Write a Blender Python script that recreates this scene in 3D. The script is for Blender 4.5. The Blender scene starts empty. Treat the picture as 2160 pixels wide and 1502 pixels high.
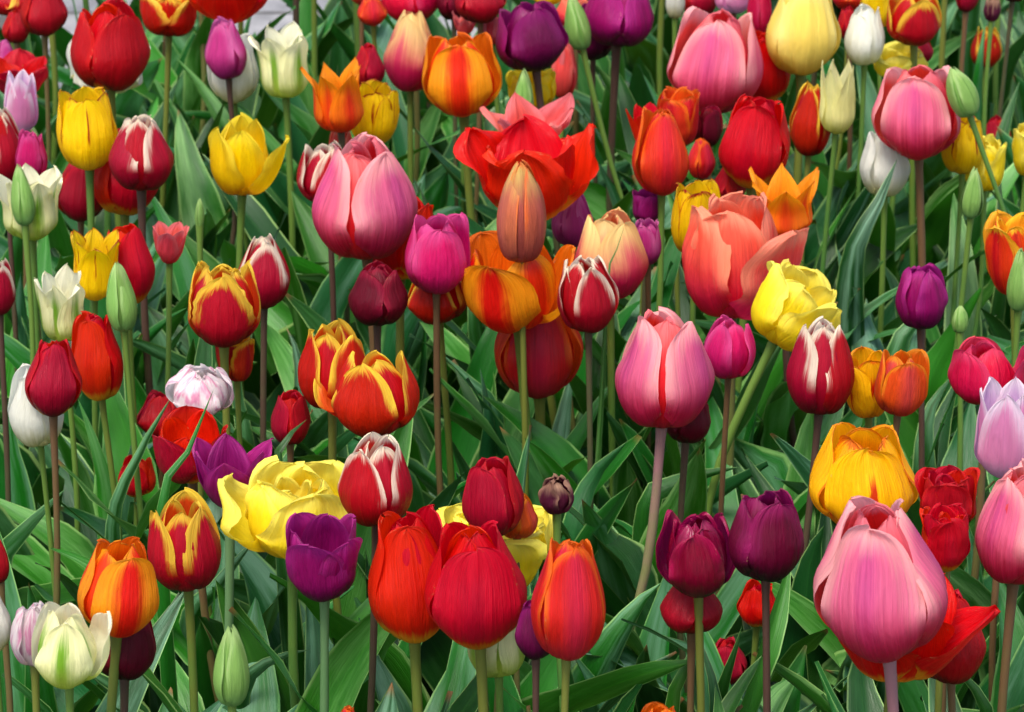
import bpy, math, random
import numpy as np
from mathutils import Vector

# ------------------------------------------------------------------ camera, world, sun, exposure
random.seed(7)
RNG = np.random.default_rng(11)
S = bpy.context.scene
COL = S.collection
PITCH = math.radians(22.0)
HFOV = math.radians(15.5)
F = 1080.0 / math.tan(HFOV / 2)          # focal length in photograph pixels (2160 wide)
CZ = 1.35
HEAD_Z = 0.45
cam_data = bpy.data.cameras.new('camera')
cam = bpy.data.objects.new('camera', cam_data)
COL.objects.link(cam)
cam.location = (0, 0, CZ)
cam.rotation_euler = (math.pi / 2 - PITCH, 0, 0)
cam_data.sensor_width = 36
cam_data.angle = HFOV
cam_data.clip_start = 0.05
cam_data.clip_end = 200
cam_data.dof.use_dof = True
cam_data.dof.focus_distance = 2.2
cam_data.dof.aperture_fstop = 28
S.camera = cam

SUN_EL, SUN_AZ = math.radians(64), math.radians(205)   # azimuth measured clockwise from +Y
world = bpy.data.worlds.new('World')
S.world = world
world.use_nodes = True
wn = world.node_tree
sky = wn.nodes.new('ShaderNodeTexSky')
sky.sky_type = 'NISHITA'
sky.sun_disc = False
sky.sun_elevation = SUN_EL
sky.sun_rotation = SUN_AZ
sky.air_density = 1.0
sky.dust_density = 4.0
bg = wn.nodes['Background']
bg.inputs['Strength'].default_value = 0.15
wn.links.new(sky.outputs[0], bg.inputs[0])
sd = bpy.data.lights.new('sun', 'SUN')
sd.energy = 2.3
sd.angle = math.radians(24)
sd.color = (1.0, 0.95, 0.86)
sun = bpy.data.objects.new('sun', sd)
COL.objects.link(sun)
sun.location = (0, 0, 8)
sdir = Vector((math.sin(SUN_AZ) * math.cos(SUN_EL), math.cos(SUN_AZ) * math.cos(SUN_EL), math.sin(SUN_EL)))
sun.rotation_euler = sdir.to_track_quat('Z', 'Y').to_euler()
S.view_settings.view_transform = 'Standard'
S.view_settings.look = 'None'
S.view_settings.exposure = 0.74
S.view_settings.gamma = 1
S.render.engine = 'CYCLES'
S.cycles.use_denoising = True
S.cycles.max_bounces = 8
S.cycles.transmission_bounces = 6

FWD = np.array([0, math.cos(PITCH), -math.sin(PITCH)])
RGT = np.array([1.0, 0, 0])
UPV = np.array([0, math.sin(PITCH), math.cos(PITCH)])
CAM = np.array([0, 0, CZ])


def at(px, py, depth):
    return CAM + depth * (FWD + RGT * (px - 1080) / F + UPV * (751 - py) / F)


def depth_on_plane(py, z):
    k = FWD[2] + UPV[2] * (751 - py) / F
    return (z - CZ) / k


# ------------------------------------------------------------------ helpers
def lin(c):
    return tuple(((v / 255) / 12.92 if v / 255 <= 0.04045 else ((v / 255 + 0.055) / 1.055) ** 2.4) for v in c) + (1.0,)


class NT:
    """Small wrapper for building node trees."""

    def __init__(self, name):
        self.m = bpy.data.materials.new(name)
        self.m.use_nodes = True
        self.t = self.m.node_tree
        self.t.nodes.clear()

    def n(self, typ, **kw):
        nd = self.t.nodes.new(typ)
        for k, v in kw.items():
            setattr(nd, k, v)
        return nd

    def put(self, sock, v):
        if isinstance(v, bpy.types.NodeSocket):
            self.t.links.new(v, sock)
        else:
            sock.default_value = v

    def math(self, op, a, b=0.0, c=0.0, clamp=False):
        nd = self.n('ShaderNodeMath', operation=op, use_clamp=clamp)
        self.put(nd.inputs[0], a)
        self.put(nd.inputs[1], b)
        if op in ('MULTIPLY_ADD',):
            self.put(nd.inputs[2], c)
        return nd.outputs[0]

    def ramp(self, x, lo, hi):
        """smoothstep lo..hi -> 0..1 (lo may exceed hi)"""
        nd = self.n('ShaderNodeMapRange', interpolation_type='SMOOTHSTEP')
        self.put(nd.inputs[0], x)
        if lo <= hi:
            nd.inputs[1].default_value, nd.inputs[2].default_value = lo, hi
            nd.inputs[3].default_value, nd.inputs[4].default_value = 0, 1
        else:
            nd.inputs[1].default_value, nd.inputs[2].default_value = hi, lo
            nd.inputs[3].default_value, nd.inputs[4].default_value = 1, 0
        return nd.outputs[0]

    def mix(self, f, a, b, blend='MIX'):
        nd = self.n('ShaderNodeMix', data_type='RGBA', blend_type=blend)
        self.put(nd.inputs[0], f)
        self.put(nd.inputs[6], a)
        self.put(nd.inputs[7], b)
        return nd.outputs[2]

    def attr(self, name):
        return self.n('ShaderNodeAttribute', attribute_name=name).outputs['Fac']

    def xyz(self, x, y, z):
        nd = self.n('ShaderNodeCombineXYZ')
        for i, v in enumerate((x, y, z)):
            self.put(nd.inputs[i], v)
        return nd.outputs[0]

    def noise(self, vec, scale, detail=2.0, rough=0.5, dist=0.0):
        nd = self.n('ShaderNodeTexNoise')
        self.put(nd.inputs['Vector'], vec)
        nd.inputs['Scale'].default_value = scale
        nd.inputs['Detail'].default_value = detail
        nd.inputs['Roughness'].default_value = rough
        nd.inputs['Distortion'].default_value = dist
        return nd.outputs['Fac']


def petal_mat(name, base, edge=None, ew=0.3, esoft=0.12, ev=(0.2, 0.6), flame=None, fw=0.3, fsoft=0.25, fv=None,
              bottom=None, bv=(0.0, 0.15), inner=None, tip=None, streak=0.28, rough=0.4, trans=0.42, blotch=None,
              hue=0.012, coat=0.0):
    k = NT('petal_' + name)
    u, v, e = k.attr('pu'), k.attr('pv'), k.attr('pe')
    oi = k.n('ShaderNodeObjectInfo').outputs['Random']
    off = k.math('MULTIPLY', oi, 37.0)
    fine = k.noise(k.xyz(k.math('MULTIPLY', u, 16.0), k.math('MULTIPLY', v, 1.3), off), 1.0, 3.0, 0.6)
    vein = k.noise(k.xyz(k.math('MULTIPLY', u, 46.0), k.math('MULTIPLY', v, 2.4), off), 1.0, 2.0, 0.6)
    broad = k.noise(k.xyz(k.math('MULTIPLY', u, 3.0), k.math('MULTIPLY', v, 2.2), off), 1.0, 3.0, 0.55, 0.4)
    fc = k.math('SUBTRACT', fine, 0.5)
    bc = k.math('SUBTRACT', broad, 0.5)
    au = k.math('ABSOLUTE', u)
    col = lin(base)
    if flame:
        x = k.math('ADD', au, k.math('ADD', k.math('MULTIPLY', fc, 0.35), k.math('MULTIPLY', bc, 0.2)))
        f = k.ramp(x, fw + fsoft, max(0.0, fw - fsoft))
        if fv:
            vv = k.math('ADD', v, k.math('MULTIPLY', fc, 0.3))
            f = k.math('MULTIPLY', f, k.math('MULTIPLY', k.ramp(vv, fv[0], fv[1]), k.ramp(vv, fv[3], fv[2])))
        col = k.mix(f, col, lin(flame))
    if tip:
        vv = k.math('ADD', v, k.math('MULTIPLY', bc, 0.3))
        col = k.mix(k.ramp(vv, tip[1], tip[2]), col, lin(tip[0]))
    if blotch:
        col = k.mix(k.ramp(broad, blotch[1], blotch[2]), col, lin(blotch[0]))
    if bottom:
        vv = k.math('ADD', v, k.math('ADD', k.math('MULTIPLY', fc, 0.16), k.math('MULTIPLY', bc, 0.1)))
        col = k.mix(k.ramp(vv, bv[1], bv[0]), col, lin(bottom))
    if edge:
        x = k.math('ADD', k.math('ADD', e, k.math('MULTIPLY_ADD', oi, 0.14, -0.07)), k.math('ADD', k.math('MULTIPLY', fc, 0.45), k.math('MULTIPLY', bc, 0.4)))
        f = k.math('MULTIPLY', k.ramp(x, ew + esoft, max(0, ew - esoft)), k.ramp(v, ev[0], ev[1]))
        col = k.mix(f, col, lin(edge))
    if inner:
        bf = k.n('ShaderNodeNewGeometry').outputs['Backfacing']
        ic = lin(inner)
        if edge:
            x = k.math('ADD', e, k.math('MULTIPLY', fc, 0.3))
            ic = k.mix(k.math('MULTIPLY', k.ramp(x, ew * 1.1 + esoft, max(0, ew - esoft)), k.ramp(v, ev[0], ev[1])), ic, lin(edge))
        col = k.mix(bf, col, ic)
    val = k.math('ADD', k.math('MULTIPLY_ADD', fc, streak * 2.2, 1.0), k.math('MULTIPLY', bc, 0.25))
    val = k.math('ADD', val, k.math('MULTIPLY', k.math('SUBTRACT', vein, 0.5), streak * 1.1))
    val = k.math('MULTIPLY', val, k.math('MULTIPLY_ADD', oi, 0.26, 0.88))
    # small brownish nicks along the margin
    spot = k.noise(k.xyz(k.math('MULTIPLY', u, 9.0), k.math('MULTIPLY', v, 14.0), off), 1.0, 3.0, 0.7)
    col = k.mix(k.math('MULTIPLY', k.math('MULTIPLY', k.ramp(spot, 0.6, 0.7), k.ramp(e, 0.16, 0.02)), 0.45), col, lin((196, 160, 110)))
    hsv = k.n('ShaderNodeHueSaturation')
    k.put(hsv.inputs['Hue'], k.math('MULTIPLY_ADD', oi, hue, 0.5 - hue / 2))
    k.put(hsv.inputs['Value'], val)
    k.put(hsv.inputs['Color'], col)
    col = hsv.outputs[0]
    bump = k.n('ShaderNodeBump')
    bump.inputs['Strength'].default_value = 0.6
    bump.inputs['Distance'].default_value = 0.0016
    k.put(bump.inputs['Height'], k.math('ADD', k.math('ADD', fine, k.math('MULTIPLY', vein, 0.5)), k.math('MULTIPLY', broad, 2.0)))
    p = k.n('ShaderNodeBsdfPrincipled')
    k.put(p.inputs['Base Color'], col)
    k.put(p.inputs['Roughness'], k.math('MULTIPLY_ADD', broad, 0.2, rough - 0.1))
    p.inputs['Specular IOR Level'].default_value = 0.3
    p.inputs['Coat Weight'].default_value = coat
    p.inputs['Coat Roughness'].default_value = 0.15
    k.put(p.inputs['Normal'], bump.outputs[0])
    tr = k.n('ShaderNodeBsdfTranslucent')
    k.put(tr.inputs[0], col)
    ms = k.n('ShaderNodeMixShader')
    ms.inputs[0].default_value = trans
    k.t.links.new(p.outputs[0], ms.inputs[1])
    k.t.links.new(tr.outputs[0], ms.inputs[2])
    o = k.n('ShaderNodeOutputMaterial')
    k.t.links.new(ms.outputs[0], o.inputs[0])
    return k.m


def leaf_mat(name, dark, light, glauc, rnd_attr=False, margin=(146, 190, 108)):
    k = NT(name)
    u, v = k.attr('pu'), k.attr('pv')
    r = k.attr('rnd') if rnd_attr else k.n('ShaderNodeObjectInfo').outputs['Random']
    off = k.math('MULTIPLY', r, 51.0)
    fine = k.noise(k.xyz(k.math('MULTIPLY', u, 32.0), k.math('MULTIPLY', v, 1.2), off), 1.0, 2.0, 0.6)
    broad = k.noise(k.xyz(k.math('MULTIPLY', u, 1.6), k.math('MULTIPLY', v, 4.0), off), 1.0, 4.0, 0.6)
    spots = k.noise(k.xyz(k.math('MULTIPLY', u, 9.0), k.math('MULTIPLY', v, 30.0), off), 1.0, 3.0, 0.7)
    col = k.mix(k.ramp(k.math('ADD', r, k.math('MULTIPLY', k.math('SUBTRACT', broad, 0.5), 0.9)), 0.1, 0.85), lin(dark), lin(light))
    g = k.math('MULTIPLY', k.ramp(broad, 0.4, 0.72), k.ramp(k.math('FRACT', k.math('MULTIPLY', r, 7.3)), 0.15, 0.8))
    col = k.mix(k.math('MULTIPLY', g, 0.75), col, lin(glauc))
    col = k.mix(k.math('MULTIPLY', k.ramp(spots, 0.72, 0.8), 0.35), col, lin((120, 120, 60)))
    au = k.math('ABSOLUTE', u)
    mg = k.math('MULTIPLY', k.ramp(au, 0.89, 0.95), k.ramp(broad, 0.3, 0.55))
    col = k.mix(k.math('MULTIPLY', mg, 0.7), col, lin(margin))
    mid = k.ramp(au, 0.05, 0.0)
    col = k.mix(k.math('MULTIPLY', mid, 0.35), col, lin(light))
    browntip = k.math('MULTIPLY', k.ramp(k.math('ADD', v, k.math('MULTIPLY', broad, 0.02)), 0.985, 1.01), k.ramp(k.math('FRACT', k.math('MULTIPLY', r, 3.7)), 0.6, 0.7))
    col = k.mix(browntip, col, lin((130, 95, 50)))
    hsv = k.n('ShaderNodeHueSaturation')
    k.put(hsv.inputs['Hue'], k.math('MULTIPLY_ADD', r, 0.03, 0.485))
    k.put(hsv.inputs['Value'], k.math('MULTIPLY_ADD', fine, 0.75, 0.64))
    k.put(hsv.inputs['Color'], col)
    col = hsv.outputs[0]
    bump = k.n('ShaderNodeBump')
    bump.inputs['Strength'].default_value = 0.4
    bump.inputs['Distance'].default_value = 0.0015
    k.put(bump.inputs['Height'], k.math('ADD', fine, k.math('MULTIPLY', broad, 1.5)))
    p = k.n('ShaderNodeBsdfPrincipled')
    k.put(p.inputs['Base Color'], col)
    k.put(p.inputs['Roughness'], k.math('MULTIPLY_ADD', broad, 0.25, 0.3))
    p.inputs['Specular IOR Level'].default_value = 0.5
    k.put(p.inputs['Normal'], bump.outputs[0])
    tr = k.n('ShaderNodeBsdfTranslucent')
    k.put(tr.inputs[0], k.mix(0.5, col, lin((90, 150, 20))))
    ms = k.n('ShaderNodeMixShader')
    ms.inputs[0].default_value = 0.15
    k.t.links.new(p.outputs[0], ms.inputs[1])
    k.t.links.new(tr.outputs[0], ms.inputs[2])
    o = k.n('ShaderNodeOutputMaterial')
    k.t.links.new(ms.outputs[0], o.inputs[0])
    return k.m


def stem_mat(name, top, low):
    k = NT('stem_' + name)
    v = k.attr('pv')
    r = k.n('ShaderNodeObjectInfo').outputs['Random']
    tc = k.n('ShaderNodeTexCoord').outputs['Object']
    nz = k.noise(tc, 60.0, 3.0)
    f = k.math('ADD', v, k.math('ADD', k.math('MULTIPLY', k.math('SUBTRACT', nz, 0.5), 0.5), k.math('MULTIPLY', k.math('SUBTRACT', r, 0.5), 0.5)))
    col = k.mix(k.ramp(f, 0.45, 0.95), lin(low), lin(top))
    p = k.n('ShaderNodeBsdfPrincipled')
    k.put(p.inputs['Base Color'], col)
    p.inputs['Roughness'].default_value = 0.45
    p.inputs['Subsurface Weight'].default_value = 0.0
    o = k.n('ShaderNodeOutputMaterial')
    k.t.links.new(p.outputs[0], o.inputs[0])
    return k.m


def make_mesh(name, verts, faces, mat, attrs):
    me = bpy.data.meshes.new(name)
    nv, nf = len(verts), len(faces)
    me.vertices.add(nv)
    me.vertices.foreach_set('co', np.ascontiguousarray(verts, dtype=np.float32).ravel())
    faces = np.asarray(faces, dtype=np.int32)
    me.loops.add(nf * 4)
    me.loops.foreach_set('vertex_index', faces.ravel())
    me.polygons.add(nf)
    me.polygons.foreach_set('loop_start', np.arange(0, nf * 4, 4, dtype=np.int32))
    me.polygons.foreach_set('use_smooth', np.ones(nf, dtype=bool))
    for an, vals in attrs.items():
        a = me.attributes.new(an, 'FLOAT', 'POINT')
        a.data.foreach_set('value', np.ascontiguousarray(vals, dtype=np.float32))
    me.update(calc_edges=True)
    me.materials.append(mat)
    return me


def link(name, me, parent=None):
    o = bpy.data.objects.new(name, me)
    COL.objects.link(o)
    if parent is not None:
        o.parent = parent
    return o


def grid_faces(nu, nv, off=0):
    i, j = np.meshgrid(np.arange(nu - 1), np.arange(nv - 1), indexing='xy')
    a = (j * nu + i + off).ravel()
    return np.stack([a, a + 1, a + 1 + nu, a + nu], 1)


def spline(pts, s):
    """Catmull-Rom through pts (n x k), sampled at s in 0..1 by arc length."""
    pts = np.asarray(pts, float)
    P = np.vstack([2 * pts[0] - pts[1], pts, 2 * pts[-1] - pts[-2]])
    out = []
    for i in range(1, len(P) - 2):
        p0, p1, p2, p3 = P[i - 1], P[i], P[i + 1], P[i + 2]
        for t in np.linspace(0, 1, 14, endpoint=False):
            out.append(0.5 * (2 * p1 + (p2 - p0) * t + (2 * p0 - 5 * p1 + 4 * p2 - p3) * t * t + (3 * p1 - p0 - 3 * p2 + p3) * t ** 3))
    out.append(P[-2])
    out = np.array(out)
    d = np.concatenate([[0], np.cumsum(np.linalg.norm(np.diff(out, axis=0), axis=1))])
    d /= d[-1]
    return np.stack([np.interp(s, d, out[:, c]) for c in range(out.shape[1])], 1)


# ------------------------------------------------------------------ flower shapes
PROFILE = {
    'egg': [(0.13, 0), (0.60, 0.05), (0.93, 0.24), (1.0, 0.48), (0.84, 0.80), (0.42, 1.0)],
    'goblet': [(0.13, 0), (0.62, 0.05), (0.95, 0.25), (1.0, 0.50), (0.91, 0.78), (0.64, 1.0)],
    'cup': [(0.13, 0), (0.60, 0.05), (0.90, 0.25), (0.98, 0.5), (0.98, 0.78), (1.0, 1.0)],
    'lily': [(0.13, 0), (0.58, 0.07), (0.84, 0.24), (0.78, 0.5), (0.78, 0.75), (1.0, 1.0)],
    'cone': [(0.12, 0), (0.46, 0.07), (0.70, 0.35), (0.84, 0.68), (0.98, 1.0)],
    'vase': [(0.13, 0), (0.58, 0.05), (0.84, 0.22), (0.84, 0.5), (0.84, 0.78), (1.0, 1.0)],
    'open': [(0.10, 0), (0.38, 0.05), (0.62, 0.25), (0.76, 0.5), (0.90, 0.78), (1.0, 0.97)],
    'star': [(0.10, 0), (0.40, 0.06), (0.60, 0.25), (0.72, 0.55), (0.88, 0.82), (1.0, 1.0)],
    'bud': [(0.25, 0), (0.72, 0.07), (1.0, 0.28), (0.92, 0.52), (0.55, 0.8), (0.06, 1.0)],
    'slimbud': [(0.25, 0), (0.75, 0.07), (1.0, 0.3), (0.98, 0.55), (0.70, 0.8), (0.20, 1.0)],
    'round': [(0.15, 0), (0.68, 0.08), (1.0, 0.35), (0.98, 0.6), (0.78, 0.85), (0.45, 1.0)],
}
#            outline (p, q, base), width
OUTLINE = {
    'egg': (3.0, 1.9, 0.42, 1.0), 'goblet': (3.2, 2.0, 0.42, 1.02), 'cup': (3.2, 2.1, 0.42, 1.02), 'lily': (1.25, 1.05, 0.5, 0.80),
    'cone': (3.4, 2.2, 0.40, 0.95),
    'vase': (1.9, 1.4, 0.45, 0.85), 'open': (2.3, 1.8, 0.35, 0.72), 'star': (1.35, 1.1, 0.4, 0.52), 'bud': (1.5, 1.15, 0.6, 0.95),
    'slimbud': (1.9, 1.5, 0.6, 0.88), 'round': (2.3, 1.8, 0.5, 0.85),
}


def outline(v, p, q, b):
    vm = 0.46
    lo = np.clip(v / vm, 0, 1)
    lo = b + (1 - b) * np.sin(lo * math.pi / 2) ** 0.9
    t = np.clip((v - vm) / (1 - vm), 0, 1)
    hi = np.clip(1 - t ** p, 0, 1) ** (1 / q)
    return np.where(v < vm, lo, hi)


def petal_mesh(shape, R, H, mat, inner=False, open_deg=0.0, ruffle=0.0, jag=0.0, wscale=1.0, curl=0.0, rib=1.0, top=None, point=None, tipout=0.0, hs=1.0):
    nu, nv = 23, 26
    u = np.linspace(-1, 1, nu)
    s = np.linspace(0, 1, nv)
    s = np.where(s < 0.6, s, 0.6 + 0.4 * (1 - (1 - (s - 0.6) / 0.4) ** 1.7))
    prof = np.array(PROFILE[shape], float)
    if top is not None:
        prof[-1, 0] = top
        prof[-2, 0] = prof[-3, 0] * 0.42 + top * 0.58 if top < 0.8 else 0.5 * (prof[-3, 0] + top)
    if inner and shape in ('egg', 'goblet', 'round', 'slimbud'):
        prof[-1, 0] *= 0.5                                # the inner ring closes over the middle
        prof[-2, 0] *= 0.9
    elif inner and shape == 'cup':
        prof[-1, 0] *= 0.85
    prof[:, 0] *= R
    prof[:, 1] *= H
    cl = spline(prof, s)
    pz = np.clip(cl[:, 1] / H, 0, 1) if shape not in ('open', 'star') else s.copy()
    k = 0.85 - 0.08 * ruffle if inner else 1.0
    am = 0.4 if inner else 1.0
    cl[:, 0] = cl[:, 0] * (k * (1 + RNG.uniform(-0.03, 0.03)))
    cl[:, 1] *= hs * (1 + RNG.uniform(-0.03, 0.03))
    # tip curling outwards
    tt = np.clip((s - 0.72) / 0.28, 0, 1) ** 2
    cl[:, 0] += tt * tipout * R
    cl[:, 1] -= tt * abs(tipout) * 0.25 * R
    if open_deg:
        a = math.radians(open_deg)
        r0 = 0.12 * R
        w = np.clip(s / 0.25, 0, 1)
        aa = a * (0.6 + 0.4 * s) * w
        dr, dz = cl[:, 0] - r0, cl[:, 1].copy()
        cl[:, 0] = r0 + dr * np.cos(aa) + dz * np.sin(aa)
        cl[:, 1] = -dr * np.sin(aa) * 0.5 + dz * np.cos(aa)
    p, q, b, wd = OUTLINE[shape]
    if point:
        p, q = point
    W = wd * R * wscale * (0.95 if inner else 1.0) * (1 + RNG.uniform(-0.05, 0.05))
    hw = W * outline(s, p, q, b)
    tang = np.gradient(cl, axis=0)
    tang /= np.linalg.norm(tang, axis=1)[:, None] + 1e-9
    nin = np.stack([-tang[:, 1], tang[:, 0]], 1)      # towards the inside
    rho = np.maximum(np.maximum(cl[:, 0] * 1.03, 0.5 * R), hw / 1.35)
    if shape in ('open', 'star'):
        rho = np.minimum(rho, R * 0.75)
        rho = np.maximum(rho, hw / 1.3)
    U, V = np.meshgrid(u, s)
    HW = hw[:, None] * np.ones_like(U)
    if jag:
        for sg in (-1, 1):
            n1 = np.interp(np.linspace(0, 1, nv), np.linspace(0, 1, 13), RNG.uniform(-1, 1, 13))
            n2 = RNG.uniform(-1, 1, nv)
            f = 1 + jag * (n1 * 0.16 + n2 * 0.11) * np.clip(s * 1.6 - 0.3, 0, 1)
            HW = np.where(np.sign(U) == sg, HW * (1 + (f[:, None] - 1) * np.abs(U) ** 2), HW)
    th = U * HW / rho[:, None]
    X = rho[:, None] * np.sin(th)
    I = rho[:, None] * (1 - np.cos(th))
    ph = RNG.uniform(0, 6.28, 6)
    # ruffles, edge curl, midrib, broad undulation
    I = I + ruffle * R * (0.13 * np.sin(V * 9 + ph[0] + U * 1.3) + 0.08 * np.sin(V * 17 + ph[1] - U * 2)) * np.abs(U) ** 1.7 * np.clip(V * 2 - 0.3, 0, 1)
    I = I + am * ruffle * R * 0.07 * np.sin(U * 6 + ph[2] + V * 3) * np.clip(V * 2 - 0.8, 0, 1)
    I = I - curl * R * np.abs(U) ** 3 * np.clip(V * 1.5 - 0.2, 0, 1)
    I = I - rib * R * 0.035 * np.exp(-(U / 0.16) ** 2) * np.clip((V - 0.25) * 2, 0, 1)
    I = I + am * R * 0.03 * (np.sin(U * 2.6 + ph[3] + V * 4) + 0.6 * np.sin(V * 7 + ph[4] + U * 3.5)) * np.clip(V * 1.4, 0, 1)
    I = I + R * 0.010 * (np.sin(U * 13 + ph[1] + 1.5 * V) + np.sin(U * 21 + ph[4] - V)) * np.clip(V * 2 - 0.2, 0, 1) * (1 if shape not in ('bud', 'slimbud') else 0.3)
    skew = RNG.uniform(-0.12, 0.12) * R
    rr = cl[:, 0][:, None] + nin[:, 0][:, None] * I
    zz = cl[:, 1][:, None] + nin[:, 1][:, None] * I
    if jag:
        zz = zz + jag * H * 0.035 * RNG.uniform(-1, 1, nu)[None, :] * np.clip(V * 3 - 2, 0, 1)
    xx = X + skew * V ** 2
    zz = zz + 0.02 * H * np.sin(U * 2 + ph[5]) * V ** 2
    verts = np.stack([xx.ravel(), -rr.ravel(), zz.ravel()], 1)   # petal faces -Y before its rotation
    # distance to the petal's own margin, in half-widths
    al = np.concatenate([[0], np.cumsum(np.linalg.norm(np.diff(cl, axis=0), axis=1))])
    fx, fy = (U * HW).ravel(), np.repeat(al, nu)
    ring = np.concatenate([np.stack([HW[:, -1], al], 1), np.stack([-HW[::-1, 0], al[::-1]], 1)])
    ring = np.concatenate([ring[:-1] + (ring[1:] - ring[:-1]) * q_ for q_ in (0, 0.33, 0.67)])
    ring = ring[ring[:, 1] > 0.02 * al[-1]]
    pe = np.sqrt((fx[:, None] - ring[None, :, 0]) ** 2 + (fy[:, None] - ring[None, :, 1]) ** 2).min(1) / W
    PZ = np.repeat(pz, nu)
    return make_mesh('petal', verts, grid_faces(nu, nv), mat, {'pu': U.ravel(), 'pv': PZ, 'pe': pe})


def stem_mesh(pts, r0, r1, mat):
    nv, nu = 18, 10
    s = np.linspace(0, 1, nv)
    c = spline(pts, s)
    t = np.gradient(c, axis=0)
    t /= np.linalg.norm(t, axis=1)[:, None]
    a = np.cross(t, np.array([0, 1.0, 0.2]))
    a /= np.linalg.norm(a, axis=1)[:, None]
    b = np.cross(t, a)
    ang = np.linspace(0, 2 * math.pi, nu, endpoint=False)
    rad = r0 + (r1 - r0) * s
    rad = rad * (1 + 0.05 * np.sin(s * 23 + RNG.uniform(0, 6)))
    rad[-1] *= 1.5
    rad[-2] *= 1.12
    V = c[:, None, :] + rad[:, None, None] * (np.cos(ang)[None, :, None] * a[:, None, :] + np.sin(ang)[None, :, None] * b[:, None, :])
    f = []
    for j in range(nv - 1):
        for i in range(nu):
            f.append((j * nu + i, (j + 1) * nu + i, (j + 1) * nu + (i + 1) % nu, j * nu + (i + 1) % nu))
    pv = np.repeat(s, nu)
    return make_mesh('stem', V.reshape(-1, 3), f, mat, {'pv': pv})


def leaf_geo(base, az, L, W, lean0=0.18, arch=0.7, twist=0.0, fold=0.5, wave=0.3, nu=9, nv=22):
    """A tulip leaf: leaves the ground at BASE, leans out towards AZ and arches over; channelled, with wavy margins."""
    s = np.linspace(0, 1, nv)
    ang = lean0 + arch * s ** 1.7
    out = np.array([math.cos(az), math.sin(az), 0])
    up = np.array([0, 0, 1.0])
    t = np.sin(ang)[:, None] * out + np.cos(ang)[:, None] * up
    c = np.vstack([[0, 0, 0], np.cumsum((t[1:] + t[:-1]) / 2 * (L / (nv - 1)), axis=0)]) + base
    side0 = np.array([-math.sin(az), math.cos(az), 0])
    c = c + side0 * (L * RNG.uniform(-0.16, 0.16) * np.sin(s * RNG.uniform(2.2, 5.0)) * s)[:, None]      # sideways sway
    nrm = np.cross(t, side0)       # inner / upper face
    tw = twist * s ** 1.3 + 0.1 * np.sin(s * 5 + RNG.uniform(0, 6))
    sd = np.cos(tw)[:, None] * side0 + np.sin(tw)[:, None] * nrm
    nn = -np.sin(tw)[:, None] * side0 + np.cos(tw)[:, None] * nrm
    w = W * np.where(s < 0.38, 0.45 + 0.55 * np.sin(np.clip(s / 0.38, 0, 1) * math.pi / 2), np.clip(1 - np.clip((s - 0.38) / 0.62, 0, 1) ** 2.4, 0, 1) ** 0.85)
    u = np.linspace(-1, 1, nu)
    U, V = np.meshgrid(u, s)
    fo = fold * (1.15 - 0.75 * s)
    th = U * fo[:, None] * 1.3
    X = w[:, None] * np.sin(th) / (fo[:, None] * 1.3 + 1e-6)
    I = w[:, None] * (1 - np.cos(th)) / (fo[:, None] * 1.3 + 1e-6) + w[:, None] * 0.1 * np.abs(U)
    ph = RNG.uniform(0, 6.28, 4)
    fr = RNG.uniform(10, 18)
    I = I + wave * W * (0.5 * np.sin(V * fr + ph[0] + np.sign(U) * ph[1]) + 0.25 * np.sin(V * fr * 1.9 + ph[2] * np.sign(U))) * np.abs(U) ** 2 * np.clip(V * 3, 0, 1) * np.clip((1 - V) * 5, 0, 1)
    I = I + W * 0.12 * np.sin(V * 4.5 + ph[3] + U)
    P = c[:, None, :] + X[:, :, None] * sd[:, None, :] + I[:, :, None] * nn[:, None, :]
    return P.reshape(-1, 3), grid_faces(nu, nv), U.ravel(), V.ravel()


# ------------------------------------------------------------------ materials
PM = {}


def M(key, *a, **k):
    PM[key] = petal_mat(key, *a, **k)


M('red', (212, 5, 8), flame=(200, 6, 24), fw=0.25, fsoft=0.25, fv=(0.0, 0.3, 0.6, 0.9), bottom=(238, 170, 35), bv=(0.07, 0.19), inner=(226, 8, 6))
M('crimson', (178, 10, 36), edge=(205, 20, 40), ew=0.15, inner=(205, 14, 24), bottom=(110, 8, 30), bv=(0.0, 0.25))
M('maroon', (108, 6, 32), edge=(150, 14, 50), ew=0.2, inner=(150, 8, 40), bottom=(60, 6, 24), bv=(0.0, 0.3))
M('pink', (224, 104, 144), edge=(250, 176, 178), ew=0.26, esoft=0.24, ev=(0.2, 0.65), flame=(208, 84, 142), fw=0.12, fsoft=0.2, bottom=(200, 24, 72), bv=(0.12, 0.66), inner=(226, 62, 62))
M('pinkred', (216, 32, 58), edge=(238, 120, 130), ew=0.12, esoft=0.1, inner=(222, 40, 40), bottom=(180, 20, 60), bv=(0.0, 0.35), tip=((238, 110, 118), 0.6, 1.0))
M('redwhite', (178, 8, 38), edge=(248, 234, 208), ew=0.18, esoft=0.13, ev=(0.3, 0.62), inner=(190, 30, 40), bottom=(130, 6, 34), bv=(0.0, 0.25))
M('redyellow', (186, 8, 18), edge=(243, 205, 62), ew=0.18, esoft=0.11, ev=(0.25, 0.6), inner=(222, 70, 20), bottom=(130, 6, 24), bv=(0.0, 0.25))
M('yellowstripe', (248, 208, 8), flame=(165, 18, 14), fw=0.035, fsoft=0.03, fv=(0.35, 0.5, 0.8, 0.95), edge=(175, 40, 14), ew=0.02, esoft=0.02, inner=(238, 200, 20), bottom=(228, 190, 40), bv=(0.0, 0.3))
M('orangeyellow', (243, 160, 22), flame=(222, 36, 14), fw=0.36, fsoft=0.22, fv=(-0.3, -0.1, 0.9, 1.1), inner=(236, 110, 14), bottom=(232, 150, 30), bv=(0.0, 0.08))
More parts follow.
